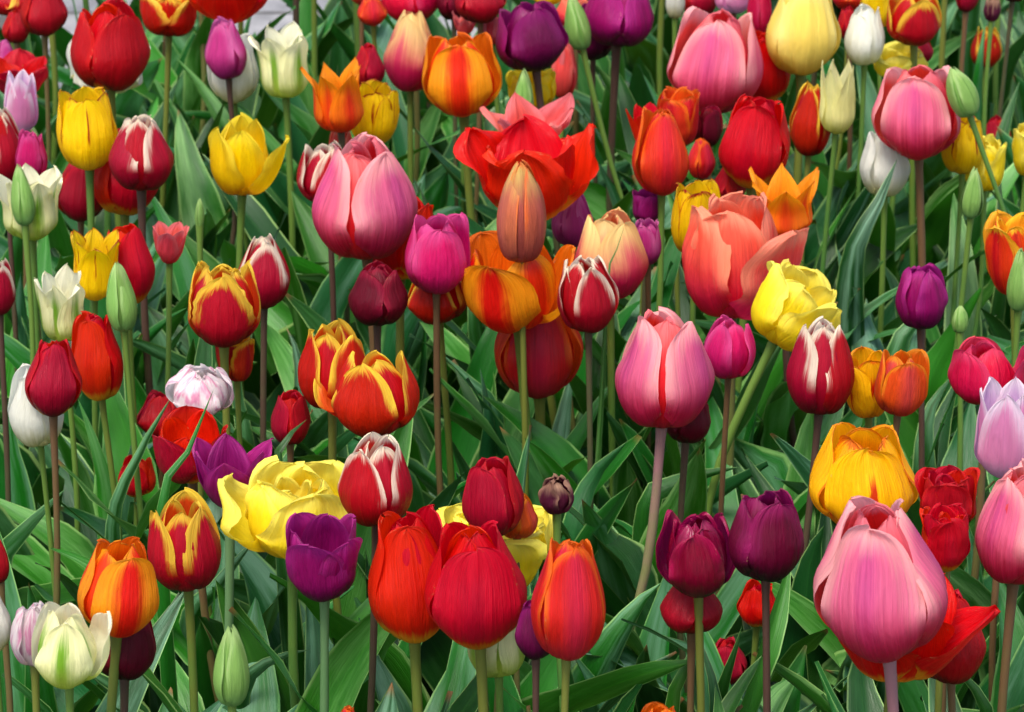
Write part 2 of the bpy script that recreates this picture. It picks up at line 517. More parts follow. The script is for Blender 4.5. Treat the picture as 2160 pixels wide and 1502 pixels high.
M('purple', (114, 6, 68), edge=(150, 22, 104), ew=0.3, esoft=0.3, inner=(130, 10, 84), bottom=(60, 4, 40), bv=(0.0, 0.4), rough=0.36, coat=0.1)
M('violet', (152, 10, 98), edge=(178, 40, 132), ew=0.3, esoft=0.3, inner=(140, 12, 96), bottom=(90, 6, 60), bv=(0.0, 0.4))
M('darkplum', (104, 5, 48), edge=(150, 26, 92), ew=0.3, esoft=0.3, inner=(120, 8, 70), bottom=(40, 4, 34), bv=(0.0, 0.4), rough=0.33, coat=0.15)
M('maroondouble', (138, 4, 52), edge=(172, 16, 80), ew=0.25, esoft=0.2, inner=(140, 8, 70), bottom=(50, 4, 40), bv=(0.0, 0.35), rough=0.25, coat=0.5)
M('magenta', (214, 24, 108), edge=(230, 80, 150), ew=0.3, esoft=0.3, inner=(200, 20, 100), bottom=(190, 24, 90), bv=(0.0, 0.4))
M('orchid', (198, 56, 136), edge=(222, 108, 172), ew=0.3, esoft=0.3, inner=(180, 40, 130), bottom=(160, 30, 110), bv=(0.0, 0.4))
M('white', (238, 238, 226), bottom=(228, 220, 158), bv=(0.0, 0.45), inner=(240, 240, 225), streak=0.08, hue=0.004)
M('whiteflush', (238, 226, 226), blotch=((212, 140, 172), 0.42, 0.66), bottom=(225, 190, 190), bv=(0.0, 0.3), inner=(240, 232, 230), streak=0.1)
M('greencream', (240, 238, 184), flame=(116, 164, 44), fw=0.2, fsoft=0.24, fv=(-0.5, -0.3, 0.6, 1.0), bottom=(190, 206, 84), bv=(0.0, 0.5), inner=(244, 242, 210), streak=0.1, hue=0.004)
M('bud', (128, 172, 84), edge=(158, 194, 116), ew=0.16, esoft=0.14, flame=(104, 150, 66), fw=0.05, fsoft=0.06, tip=((168, 196, 120), 0.75, 1.0), bottom=(120, 168, 90), bv=(0, 0.3), inner=(120, 160, 80), streak=0.12, hue=0.01, trans=0.15)
M('paleyellow', (242, 218, 104), bottom=(226, 180, 60), bv=(0.0, 0.3), edge=(246, 232, 140), ew=0.3, esoft=0.3, inner=(236, 205, 80), streak=0.1, hue=0.004)
M('yellow', (250, 214, 6), edge=(252, 228, 50), ew=0.25, esoft=0.25, inner=(246, 205, 14), bottom=(236, 180, 20), bv=(0.0, 0.35), streak=0.12, hue=0.006)
M('lemon', (252, 230, 36), edge=(252, 240, 100), ew=0.3, esoft=0.3, inner=(248, 222, 36), bottom=(240, 205, 20), bv=(0.0, 0.35), streak=0.1, hue=0.004)
M('goldred', (248, 188, 10), flame=(206, 46, 14), fw=0.07, fsoft=0.03, fv=(0.1, 0.3, 0.6, 0.8), edge=(236, 130, 10), ew=0.03, esoft=0.04, inner=(244, 176, 14), bottom=(226, 150, 20), bv=(0, 0.3))
M('orangelily', (240, 118, 24), edge=(250, 150, 20), ew=0.35, esoft=0.3, flame=(226, 66, 22), fw=0.2, fsoft=0.3, fv=(-0.3, -0.1, 0.7, 1.0), inner=(244, 140, 24), bottom=(222, 70, 26), bv=(0.0, 0.35))
M('creamlily', (240, 236, 160), bottom=(214, 216, 110), bv=(0.0, 0.35), inner=(244, 240, 176), streak=0.08, hue=0.004)
M('lilac', (226, 140, 182), edge=(250, 228, 240), ew=0.3, esoft=0.25, ev=(0.2, 0.7), inner=(226, 180, 222), bottom=(226, 190, 218), bv=(0.0, 0.3), streak=0.12)
M('peach', (244, 214, 138), bottom=(206, 28, 84), bv=(0.3, 0.92), flame=(232, 120, 120), fw=0.2, fsoft=0.3, fv=(-0.3, 0.0, 0.6, 0.95), inner=(236, 150, 100), streak=0.14)
M('coral', (238, 92, 74), edge=(248, 150, 118), ew=0.25, esoft=0.2, bottom=(206, 26, 80), bv=(0.15, 0.85), inner=(240, 84, 52))
M('coralpink', (232, 76, 84), edge=(240, 120, 120), ew=0.3, esoft=0.25, inner=(238, 96, 84), bottom=(214, 40, 40), bv=(0.0, 0.3))
M('bronze', (178, 88, 62), edge=(230, 112, 50), ew=0.1, esoft=0.1, flame=(168, 82, 72), fw=0.3, fsoft=0.3, bottom=(140, 60, 54), bv=(0.0, 0.45), tip=((190, 158, 84), 0.62, 1.05), inner=(220, 110, 40), trans=0.15)
M('orangered', (216, 42, 30), edge=(240, 112, 28), ew=0.14, esoft=0.12, flame=(206, 36, 62), fw=0.3, fsoft=0.3, bottom=(205, 40, 50), bv=(0.0, 0.3), inner=(236, 80, 20))
M('orange', (226, 84, 24), edge=(244, 150, 30), ew=0.12, esoft=0.1, flame=(206, 70, 60), fw=0.3, fsoft=0.3, inner=(238, 110, 20), bottom=(200, 60, 40), bv=(0.0, 0.3))
M('orangeparrot', (222, 60, 22), edge=(248, 190, 40), ew=0.2, esoft=0.1, inner=(240, 150, 30), flame=(190, 20, 30), fw=0.2, fsoft=0.2)
M('rosered', (214, 14, 66), edge=(226, 60, 100), ew=0.2, esoft=0.2, inner=(214, 20, 60), bottom=(180, 10, 44), bv=(0.0, 0.3))
M('faded', (92, 22, 52), edge=(160, 120, 100), ew=0.2, esoft=0.15, inner=(80, 20, 40), tip=((176, 138, 112), 0.6, 1.0), rough=0.6)

STEM = {
    'green': stem_mat('green', (98, 128, 52), (74, 118, 52)),
    'olive': stem_mat('olive', (106, 112, 44), (84, 118, 44)),
    'brown': stem_mat('brown', (104, 76, 50), (92, 98, 48)),
    'mauve': stem_mat('mauve', (150, 104, 110), (112, 118, 70)),
    'dark': stem_mat('dark', (78, 54, 46), (76, 80, 50)),
    'grey': stem_mat('grey', (96, 130, 84), (84, 124, 74)),
}
LEAF = [
    leaf_mat('leaf_green', (10, 70, 12), (32, 106, 18), (100, 152, 112)),
    leaf_mat('leaf_bluegreen', (12, 64, 26), (30, 98, 40), (126, 172, 144)),
    leaf_mat('leaf_fresh', (22, 90, 12), (54, 126, 22), (116, 170, 96)),
]
LEAF_STUFF = leaf_mat('leaf_cover', (8, 60, 10), (30, 98, 20), (94, 146, 106), rnd_attr=True)

# kind: (shape, outer material, inner-ring material, stem, extra)
KIND = {
    'red': ('goblet', 'red', 'red', 'olive', {}),
    'crimson': ('egg', 'crimson', 'crimson', 'brown', {}),
    'maroon': ('goblet', 'maroon', 'maroon', 'dark', {}),
    'pink': ('egg', 'pink', 'pinkred', 'brown', dict(ruffle=0.35, wscale=1.0)),
    'redwhite': ('egg', 'redwhite', 'redwhite', 'dark', dict(point=(2.2, 1.45))),
    'redyellow': ('goblet', 'redyellow', 'redyellow', 'olive', dict(point=(2.2, 1.45))),
    'yellowstripe': ('cup', 'yellowstripe', 'yellowstripe', 'green', dict(top=0.86)),
    'orangeyellow': ('goblet', 'orangeyellow', 'orangeyellow', 'olive', {}),
    'purple': ('goblet', 'purple', 'purple', 'dark', {}),
    'violet': ('cup', 'violet', 'violet', 'grey', {}),
    'darkplum': ('goblet', 'darkplum', 'darkplum', 'dark', dict(top=0.66)),
    'maroondouble': ('round', 'maroondouble', 'maroondouble', 'olive', dict(double=1, ruffle=.6, top=.75)),
    'magenta': ('goblet', 'magenta', 'magenta', 'brown', dict(top=0.62)),
    'orchid': ('egg', 'orchid', 'orchid', 'brown', {}),
    'white': ('goblet', 'white', 'white', 'green', dict(top=0.6)),
    'whiteflush': ('round', 'whiteflush', 'whiteflush', 'olive', dict(double=1, ruffle=0.7)),
    'greencream': ('vase', 'greencream', 'greencream', 'green', dict(ruffle=0.5, tipout=0.03)),
    'bud': ('bud', 'bud', 'bud', 'green', dict(rib=0.4)),
    'paleyellow': ('goblet', 'paleyellow', 'paleyellow', 'olive', {}),
    'yellow': ('cup', 'yellow', 'yellow', 'green', dict(ruffle=0.4)),
    'lemon': ('open', 'lemon', 'lemon', 'green', dict(ruffle=0.9, jag=0.4)),
    'goldred': ('goblet', 'goldred', 'goldred', 'olive', {}),
    'orangelily': ('lily', 'orangelily', 'orangelily', 'dark', dict(tipout=0.1)),
    'creamlily': ('lily', 'creamlily', 'creamlily', 'green', dict(top=0.75)),
    'lilac': ('vase', 'lilac', 'lilac', 'brown', dict(top=0.8)),
    'peach': ('egg', 'peach', 'peach', 'olive', {}),
    'coral': ('goblet', 'coral', 'coral', 'brown', dict(ruffle=0.4)),
    'coralpink': ('star', 'coralpink', 'coralpink', 'green', {}),
    'bronze': ('slimbud', 'bronze', 'bronze', 'olive', {}),
    'orangered': ('egg', 'orangered', 'orangered', 'olive', {}),
    'orange': ('goblet', 'orange', 'orange', 'brown', {}),
    'orangeparrot': ('cup', 'orangeparrot', 'orangeparrot', 'olive', dict(ruffle=0.6, jag=0.5)),
    'rosered': ('goblet', 'rosered', 'rosered', 'brown', {}),
    'faded': ('round', 'faded', 'faded', 'green', dict(ruffle=1.0, jag=0.5)),
}

# ------------------------------------------------------------------ every tulip, from the back of the bed to the front:
# outline box in the photograph (x0, y0, x1, y1), kind, label, options
T = []


def t(x0, y0, x1, y1, kind, label, **o):
    T.append((x0, y0, x1, y1, kind, label, o))


# --- far rows
t(-40, -45, 76, 36, 'redyellow', 'dark red tulip with yellow base cut by the corner of the photo beside paving')
t(5, 20, 60, 92, 'crimson', 'dull crimson tulip half hidden behind the crimson tulip near the paving')
t(46, -40, 136, 77, 'crimson', 'deep crimson tulip standing against the grey paving', rot=20)
t(-12, 84, 34, 150, 'orchid', 'orchid pink petals peeping above the wide open ragged red tulip')
t(-30, 112, 113, 222, 'crimson', 'wide open ragged red tulip just behind the pale lilac tulip', shape='open', jag=.3, ruffle=.5)
t(300, -28, 415, 88, 'redyellow', 'red tulip with yellow fringed edges, beside the stem that crosses the paving', jag=.7, shape='cup', ruffle=.5)
t(375, -75, 592, 72, 'red', 'wide open scarlet tulip with tongue petals over a yellow base, at top edge', shape='open', top=1.0)
t(735, -60, 790, 12, 'orange', 'orange tulip base cut by the top edge, on a thick green stem')
t(755, -12, 816, 55, 'orangered', 'small orange red tulip hanging low behind the peach tulip')
t(812, -70, 922, 50, 'rosered', 'rose red tulip with yellow edge directly behind the peach tulip tip')
t(925, -50, 990, 46, 'maroon', 'dark maroon tulip cut by the top edge beside a crimson one')
t(950, 24, 1012, 80, 'coralpink', 'coral petals showing beneath the two dark red tulips at the top')
t(1015, 35, 1064, 95, 'coralpink', 'coral red blossom squeezed between the dark crimson and the plum purple tulip', shape='round')
t(962, -60, 1062, 50, 'crimson', 'dark crimson tulip above the orange and yellow tulip, cut by top edge')
t(1118, -40, 1192, 18, 'yellow', 'yellow tulip bottom showing just above the plum purple tulip')
t(1175, -10, 1245, 60, 'coral', 'coral red tulip hidden behind the tall slanting green bud')
t(1163, 90, 1216, 208, 'coralpink', 'slim coral tulip below the gap between the plum and violet tulips', shape='egg')
t(1210, 12, 1292, 130, 'purple', 'purple tulip half hidden behind the slanting bud and the violet tulip')
t(1405, -45, 1445, 40, 'white', 'pale cream tulip edge above the big pink tulip at top')
t(1442, -60, 1510, 42, 'crimson', 'crimson red tulip rising over the big pink tulip, cut by top edge')
t(1505, -70, 1592, 34, 'lilac', 'pale lilac tulip above the big pink tulip, cut by the top edge')
t(1580, -30, 1628, 78, 'rosered', 'rose pink tulip squeezed between the big pink and pale yellow tulips')
t(1755, -50, 1828, 22, 'orangered', 'orange red tulip bottom at the top edge over a brown stem', tilt=0)
t(1768, 15, 1812, 84, 'crimson', 'crimson petal showing beside the far white tulip')
t(1818, -30, 1885, 66, 'yellow', 'plain yellow tulip between the white and the flamed red tulip at top')
t(1926, 78, 1968, 132, 'crimson', 'small crimson tulip peeping under the flamed red tulip')
t(2018, -55, 2062, 26, 'crimson', 'half seen red tulip among far leaves near the top')
t(2076, -6, 2110, 46, 'faded', 'withered dark maroon tulip at the top among far leaves')
t(2050, 58, 2112, 146, 'redyellow', 'red and orange tulip deep among dark leaves', dz=-0.12)
t(2112, -50, 2164, 6, 'maroon', 'dark red tulip bottom on a thin brown stem at the top corner')
t(2072, 246, 2132, 328, 'crimson', 'red tulip tip between leaves beyond the ragged yellow tulips', dz=-0.12)
t(1843, 98, 1952, 175, 'lemon', 'fringed yellow tulip behind the stem of the flamed red tulip', jag=1, shape='cup')
t(747, 92, 810, 186, 'crimson', 'slim pointed crimson tulip rising beside the peach tulip', top=.3)
t(142, 84, 308, 214, 'white', 'white tulip almost covered by the big glossy red tulip', shape='vase', tilt=3, top=1.0)
t(441, 70, 541, 222, 'white', 'white tulip directly behind the slim violet pink tulip', top=.7)
t(1073, 146, 1171, 240, 'yellow', 'yellow tulip behind the small green bud under the plum tulip')
t(1560, 66, 1668, 222, 'red', 'bright red tulip between the big pink tulip and the yellow stem')
t(1785, 14, 1862, 140, 'white', 'cream white tulip near the top beside the pale yellow giant', top=.55, jag=.3)
t(1238, -48, 1374, 104, 'violet', 'violet purple tulip on dark stem cut by the top edge', shape='goblet', stem='dark')
t(1052, 4, 1190, 158, 'purple', 'broad plum purple tulip with ragged edge above a green bud', shape='goblet', jag=.2, top=.7, tilt=-8)
t(1872, -22, 1982, 104, 'redyellow', 'dark red tulip with flaming yellow rim at the top, before fringed yellow', top=.85)
t(811, 24, 922, 194, 'peach', 'cream and rose tulip touching the orange and yellow tulip', top=.4)
t(155, 8, 306, 196, 'red', 'big glossy red tulip in front of a white tulip near paving', top=.6, rot=35, bot='crimson')
t(5, 152, 83, 284, 'lilac', 'pale lilac pink tulip with whitish top near the photo edge', top=.6)
t(436, 42, 518, 167, 'orchid', 'slim violet pink tulip closed in front of a white tulip', top=.35, stem='dark')
t(541, 55, 652, 218, 'greencream', 'cream and green tulip with twisted tips near the paving', rot=40)
t(735, 176, 838, 312, 'yellowstripe', 'yellow tulip with red stripes directly behind the largest pink tulip')
t(1420, 20, 1600, 246, 'pink', 'big pink tulip beside the pale yellow giant at the top', rot=-20, top=.6)
t(1618, -38, 1762, 164, 'paleyellow', 'giant pale yellow tulip reaching the top edge', rot=10)
t(895, 70, 1050, 252, 'orangeyellow', 'orange tulip with red flame and yellow rims beside the cream rose one', rot=0, top=.72)
t(1190, -14, 1243, 104, 'bud', 'tall slanting green bud on curved stem before violet tulips', tilt=-12, lean=26)
t(1083, 146, 1126, 252, 'bud', 'small green bud in front of the yellow tulip below the plum one')
t(694, 268, 744, 350, 'coral', 'coral red tulip hidden between orange lily tulip and largest pink tulip')
t(657, 130, 772, 292, 'orangelily', 'orange tulip with pointed tips beside the striped yellow one', rot=30)
t(1465, 225, 1522, 312, 'maroon', 'dark red tulip under the big pink head, cut by its stem')
t(1388, 188, 1475, 318, 'orangered', 'orange red tulip leaning behind the closed coral red tulip', ruffle=.5, shape='cup')
t(1328, 220, 1400, 330, 'red', 'red tulip petals flaring behind the closed coral red tulip', shape='open')
t(1452, 292, 1506, 378, 'orangered', 'low orange red tulip beside the brown stem of the big pink tulip')
t(1505, 345, 1572, 430, 'crimson', 'low dark red tulip below the ruffled red tulip')
t(1521, 204, 1662, 402, 'red', 'large ruffled red tulip below the big pink tulip, in front of leaves', shape='goblet', ruffle=.6, rot=-15)
t(1672, 178, 1750, 331, 'redyellow', 'dark red tulip with yellow top behind the cream pointed tulip', top=.5)
t(1727, 132, 1809, 289, 'creamlily', 'cream yellow tulip with pointed tips beside the flamed dark red', rot=20)
t(2035, 290, 2118, 412, 'lemon', 'ragged yellow double tulip behind the curved bud stem', jag=.6, double=1, shape='cup')
t(2138, 264, 2200, 378, 'lemon', 'ragged yellow tulip cut by the edge of the photo', jag=.6, double=1, shape='cup')
t(1988, 243, 2077, 372, 'yellowstripe', 'golden tulip with thin red stripes behind the slanting pale bud', top=.7, stem='green')
t(1817, 272, 1915, 416, 'white', 'pure white tulip with a leaf blade crossing it', top=.45)
t(1852, 138, 2022, 343, 'pink', 'round pink and red tulip in front of the pure white tulip', rot=-8, top=.66)
t(1996, 138, 2058, 248, 'bud', 'slanting pale green bud touching the round pink and red tulip', tilt=-22, lean=28, shape='slimbud')
t(2030, 353, 2076, 460, 'bud', 'upright green bud below the golden striped tulip')
t(1018, 204, 1228, 330, 'coralpink', 'spread star shaped coral tulip behind the widest red tulip', rot=20)

# --- left, middle distance
t(-32, 232, 46, 387, 'redwhite', 'crimson tulip with white rim cut by the photo edge beside magenta pink')
t(34, 278, 96, 385, 'magenta', 'magenta pink tulip between white rimmed crimson and the green bud')
t(120, 335, 222, 468, 'crimson', 'dark red tulip behind the two pale stems of the striped yellow tulip')
t(200, 273, 327, 458, 'red', 'red tulip with yellow base behind the white rimmed crimson tulip', top=.6)
t(124, 188, 247, 366, 'yellowstripe', 'plump yellow tulip with two red streaks below the glossy red tulip', rot=12, top=.78)
t(235, 242, 363, 404, 'redwhite', 'crimson tulip with forked white rim before the yellow based red', rot=60)
t(450, 250, 574, 422, 'yellow', 'bright yellow tulip with one petal spread aside, torn pale spot', flare={1: 15}, shape='cup', point=(1.9, 1.35), top=.85)
t(411, 418, 431, 482, 'bud', 'tiny bare green seed pod low among leaves', shape='slimbud')
t(0, 354, 128, 520, 'greencream', 'cream green tulip spreading behind a green bud', rot=20, top=1.05)
t(22, 350, 71, 474, 'bud', 'green bud standing in front of the spreading cream green tulip')
t(318, 468, 398, 565, 'coralpink', 'fallen open coral tulip lying behind leaves near dark red one', shape='open')
t(215, 474, 320, 645, 'red', 'dark red tulip close behind the yellow tulip with red outside', top=.5, rot=45)
t(145, 487, 252, 643, 'yellowstripe', 'yellow tulip with red outer petal edges beside the pointed green bud', shape='vase', rot=10)
t(503, 497, 611, 651, 'redwhite', 'rosy red tulip with broad cream rim behind the fringed one', rot=0, top=.35)
t(632, 300, 745, 436, 'redwhite', 'crimson tulip with white rim half hidden by the largest pink tulip', top=.5, rot=20)
t(775, 410, 918, 598, 'red', 'red tulip with yellow base wedged between pink giant and magenta', top=.75)
t(665, 294, 868, 551, 'pink', 'largest pink tulip of the middle rows, red stripe down its front', rot=48, top=.46)
t(738, 556, 856, 692, 'maroon', 'dark wine red tulip low behind a green stem under the pink giant')
t(862, 560, 982, 687, 'redyellow', 'red and yellow tulip hidden behind the bright magenta tulip')
t(857, 455, 986, 627, 'magenta', 'bright magenta tulip overlapping the yellow based red', rot=15, top=.75)
t(1334, 400, 1394, 478, 'violet', 'small violet tulip behind the stem of the coral red tulip', stem='dark')
t(1165, 406, 1249, 522, 'orchid', 'orchid pink tulip behind the widest red tulip petal')
t(1336, 462, 1394, 564, 'orchid', 'mauve pink tulip tucked behind the cream and rose tulip', top=.8)
t(985, 258, 1262, 492, 'red', 'widest red tulip fully open, behind the bronze bud', shape='cone', ruffle=.7, jag=.7, rot=0, tc=0, point=(2.0, 1.4), flare={1: 6, 2: 6}, W=.88, top=.86)
t(1338, 226, 1452, 413, 'coral', 'closed coral red tulip on a green stem below the big pink one', shape='egg', mat='orangered', top=.4, rot=10, stem='green')
t(1417, 384, 1516, 549, 'yellowstripe', 'yellow tulip with red dashes beside the open coral tulip', top=.8)
t(1587, 355, 1721, 517, 'orangelily', 'spiky orange tulip with spread tips behind the open coral tulip', shape='lily', tipout=.2, rot=0, top=1.0)
t(1213, 446, 1361, 634, 'peach', 'cream yellow tulip flushed rose below, crossed by a thin blade', rot=40, top=.5)
t(1048, 600, 1217, 843, 'red', 'red orange tulip behind the bronze bud stem, below spread orange one', shape='egg', mat='orangered', top=.45, rot=5)
t(983, 500, 1188, 714, 'orangeyellow', 'spread orange tulip with yellow rims behind the bronze bud stem', shape='cup', rot=-25, flare={1: 7, 2: 5}, W=.92, top=.95)
t(1050, 345, 1149, 551, 'bronze', 'bronze pink bud in front of the widest red tulip', rot=60)
t(1178, 542, 1299, 709, 'redwhite', 'double crimson tulip with frosted white rims', shape='round', double=1, ruffle=.5, top=.7)
t(1440, 412, 1655, 687, 'coral', 'large coral tulip with one broad petal folded outward', rot=52, shape='cup', flare={0: 17}, top=.8, ruffle=.6, jag=.2)
t(2085, 455, 2185, 632, 'orangeparrot', 'flamed orange and yellow tulip at the photo edge behind a bud', shape='cup')
t(2125, 520, 2178, 657, 'bud', 'green bud at the photo edge before the flamed orange tulip')
t(1892, 562, 1995, 697, 'violet', 'violet double tulip nestled in broad leaves', shape='round', double=1, ruffle=.5, stem='dark')
t(1588, 567, 1752, 750, 'lemon', 'yellow parrot tulip leaning over beside the magenta ball', shape='cup', tilt=28, ruffle=1.0, jag=.5)
t(2008, 644, 2042, 702, 'bud', 'thin brownish green bud low among leaves near the violet double tulip', shape='slimbud')

# --- middle
t(-34, 548, 29, 668, 'redwhite', 'white and rose striped tulip at the photo edge behind green stems', top=.6)
t(79, 572, 178, 730, 'greencream', 'cream green tulip with blunt top above the red bud', top=.92, rot=50)
t(156, 657, 253, 849, 'red', 'smooth red tulip under the pointed green bud', top=.55)
t(222, 552, 288, 698, 'bud', 'pointed green bud above the smooth red tulip', rot=60)
t(20, 776, 131, 946, 'white', 'ivory white tulip behind the closed red bud', top=.5)
t(55, 713, 166, 879, 'crimson', 'closed red bud tulip in front of the ivory white tulip', mat='red', top=.35, rot=10, bot='crimson')
t(290, 826, 388, 926, 'crimson', 'crimson tulip half buried behind a leaf near the white double', dz=-0.12)
t(252, 964, 326, 1050, 'red', 'low red tulip hidden between a green bud stem and leaf blades', dz=-0.12)
t(463, 702, 534, 812, 'orangeparrot', 'orange frilled tulip behind a dark leaf and brown stem', ruffle=.8)
t(357, 772, 488, 881, 'whiteflush', 'white double tulip flushed with pink, above the crimson tulip')
t(398, 558, 544, 741, 'redyellow', 'red tulip with yellow fringed rim below the cream rimmed rosy tulip', jag=1.0, rot=5, shape='goblet', top=.8)
t(573, 824, 652, 942, 'crimson', 'single crimson tulip low behind a dark folded leaf', top=.6)
t(327, 877, 472, 1032, 'crimson', 'crimson tulip close behind the spread violet tulip', mat='red', shape='cup', bot='crimson')
t(398, 918, 570, 1092, 'violet', 'spread violet tulip with petals pointing outward', shape='open', rot=0, ruffle=.2, point=(1.7, 1.3))
t(633, 682, 767, 871, 'redyellow', 'red tulip streaked yellow, the hinder of the touching pair', rot=50, top=.62)
t(700, 730, 878, 927, 'redyellow', 'red and yellow tulip with a petal flaring aside, the front of the pair', rot=-25, flare={2: 40}, top=.66)
t(1490, 670, 1589, 803, 'magenta', 'magenta ball shaped tulip beside the big pale pink tulip', shape='round', top=.5, ruffle=.3)
t(1405, 830, 1494, 938, 'maroon', 'dark crimson tulip hidden behind the big pale pink tulip')
t(1303, 663, 1493, 908, 'pink', 'big pale pink tulip with red centre stripe on a long slanting stem', rot=58, top=.48, lean=-24, stem='mauve')
t(1784, 740, 1880, 892, 'goldred', 'small yellow orange tulip behind the plain orange one', shape='cup', ruffle=.5)
t(1848, 738, 1953, 884, 'orange', 'plain orange tulip in front of the yellow orange one', top=.8, rot=12)
t(1664, 675, 1801, 879, 'redwhite', 'dark red tulip with a white fork at its top, near the orange pair', rot=60, top=.5, lean=-12)
t(2007, 717, 2148, 860, 'rosered', 'rose red tulip beside the lilac tulip at the edge', flare={1: 14}, top=.75)
t(2052, 805, 2195, 1017, 'lilac', 'lilac tulip with white rims at the photo edge', rot=-20, top=.75)

# --- front rows
t(-28, 1136, 19, 1232, 'crimson', 'sliver of a red tulip at the photo edge among tall leaves')
t(930, 1066, 1178, 1285, 'lemon', 'crumpled yellow tulip mostly hidden behind the twin red tulips', shape='cone', double=1, jag=.4)
t(1050, 1042, 1133, 1140, 'orange', 'orange tulip peeping beside the crimson one above the twins')
t(977, 964, 1101, 1140, 'crimson', 'crimson tulip rising behind the twin red tulips', rot=-25, top=.6)
t(1141, 1006, 1207, 1087, 'faded', 'withered purple tulip shrunk to a knob among leaves')
t(500, 980, 738, 1192, 'lemon', 'large open yellow tulip behind the cupped purple tulip', shape='cup', ruffle=.8, jag=.3, double=1, rot=25, top=.8, flare={2: 20, 1: 6})
t(725, 919, 867, 1116, 'redwhite', 'crimson tulip with jagged white rim above the twin red tulips', rot=-35, top=.6)
t(315, 1049, 463, 1256, 'redyellow', 'red tulip with yellow forked rim beside the orange striped one', rot=60, top=.7)
t(200, 1280, 327, 1442, 'maroon', 'wine red tulip below the orange and yellow striped tulip', top=.8)
t(172, 1140, 333, 1349, 'orangeyellow', 'orange and yellow striped tulip leaning over the wine red tulip', rot=15, tilt=6, top=.66)
t(-62, 1233, 21, 1382, 'white', 'white tulip cut by the photo edge at the lower corner')
t(28, 1272, 120, 1410, 'whiteflush', 'pale pink double tulip tucked behind the cream green tulip')
t(72, 1275, 214, 1456, 'greencream', 'cream tulip with green flame and one pointed tip, lowest corner', shape='goblet', rot=-8, flare={1: 15}, top=.62, point=(2.2, 1.5))
t(608, 1088, 756, 1280, 'violet', 'cupped purple tulip in front of the large open yellow tulip', shape='cup', rot=-12, ruffle=.25, flare={3: 6})
t(775, 1075, 957, 1362, 'red', 'bright red tulip, the hinder of the twin red tulips', rot=8, top=.56)
t(978, 1215, 1117, 1442, 'greencream', 'yellow green tulip right beneath the twin red tulips', top=.8)
t(905, 1097, 1107, 1371, 'red', 'bright red tulip with yellow base, the front of the twin red tulips', rot=-5, top=.54)
t(1090, 1266, 1172, 1395, 'purple', 'dark purple tulip half hidden behind the slender orange red tulip')
t(1125, 1134, 1276, 1396, 'orangered', 'slender orange red tulip standing beside the twin red tulips', rot=12, top=.42)
t(1395, 1210, 1522, 1337, 'crimson', 'blood red tulip underneath the maroon double tulip')
t(1560, 1226, 1640, 1325, 'red', 'scarlet petals behind the stem of the dark plum tulip', dz=-0.12)
t(1488, 1342, 1574, 1448, 'crimson', 'rusty red tulip deep in shade behind leaf blades', dz=-0.12)
t(1393, 1079, 1548, 1268, 'maroondouble', 'glossy maroon double tulip beside the dark plum tulip', shape='round', double=1, ruffle=.6, top=.75)
t(1542, 1032, 1691, 1233, 'darkplum', 'dark plum tulip on a dark stem beside the maroon double', rot=25)
t(1940, 988, 2060, 1130, 'crimson', 'crimson double tulip above the frilled red one', shape='cup', ruffle=.6, double=1)
t(1945, 1068, 2045, 1215, 'red', 'frilled red tulip right behind the biggest pink tulip', shape='cup', ruffle=.6, double=1)
t(1716, 892, 1932, 1128, 'goldred', 'big golden tulip with red streaks behind the biggest pink tulip', rot=8, top=.6)
t(2067, 988, 2235, 1240, 'pink', 'red striped pink tulip cut by the photo edge', rot=70, top=.55)
t(1935, 1243, 2075, 1447, 'crimson', 'purplish crimson tulip behind the spreading scarlet petals', top=.5, rot=20)
t(1742, 1205, 2050, 1468, 'red', 'spread scarlet tulip with yellow base underneath the biggest pink tulip', shape='cone', rot=75, point=(1.6, 1.2), flare={0: 12, 1: 4, 2: 8, 5: 6}, W=.95)
t(1730, 1062, 1988, 1397, 'pink', 'biggest pink tulip of all, in the lower corner over scarlet petals', rot=-22, top=.42, tilt=-8, stem='mauve')
t(450, 1316, 524, 1490, 'bud', 'plump pale green bud standing alone near the bottom edge', rot=40)
t(708, 1490, 756, 1580, 'orangered', 'orange red tulip tip just entering at the bottom edge')
t(1340, 1485, 1448, 1620, 'orangeyellow', 'yellow orange tulip top just entering at the bottom edge')

# --- stems at the far edge whose flowers stand above the picture
FAR = [(85, .0), (160, .02), (355, -.01), (412, 0), (505, -.02), (628, 0), (662, .0), (740, .01), (985, .0), (1225, .02), (1408, 0),
       (1735, .02), (2000, 0), (2120, .03)]

# ------------------------------------------------------------------ depths: listed later = nearer, where outlines overlap
n = len(T)
dep, wid = [], []
for (x0, y0, x1, y1, kind, lab, o) in T:
    cy = (y0 + y1) / 2
    dep.append(depth_on_plane(cy, HEAD_Z + o.get('dz', 0)))
d0 = np.array(dep)
d = d0.copy()
pairs = []
for i in range(n):
    for j in range(i + 1, n):
        a, b = T[i], T[j]
        ox = min(a[2], b[2]) - max(a[0], b[0])
        oy = min(a[3], b[3]) - max(a[1], b[1])
        if ox > 4 and oy > 4:
            pairs.append((i, j, 0.42 * ((a[2] - a[0]) + (b[2] - b[0])) / F))
for it in range(400):
    d += (d0 - d) * 0.02
    for i, j, g in pairs:
        gap = g * d[i]
        v = gap - (d[i] - d[j])
        if v > 0:
            d[i] += v * 0.5
            d[j] -= v * 0.5


def rot_axis(tilt, tc):
    """Flower axis: leaning by TILT degrees to the side and TC degrees towards the viewer."""
    a, b = math.radians(tilt), math.radians(tc)
    ax = np.array([math.sin(a), -math.sin(b), 1.0])
    ax[2] = math.sqrt(max(0.05, 1 - ax[0] ** 2 - ax[1] ** 2))
    return ax / np.linalg.norm(ax)


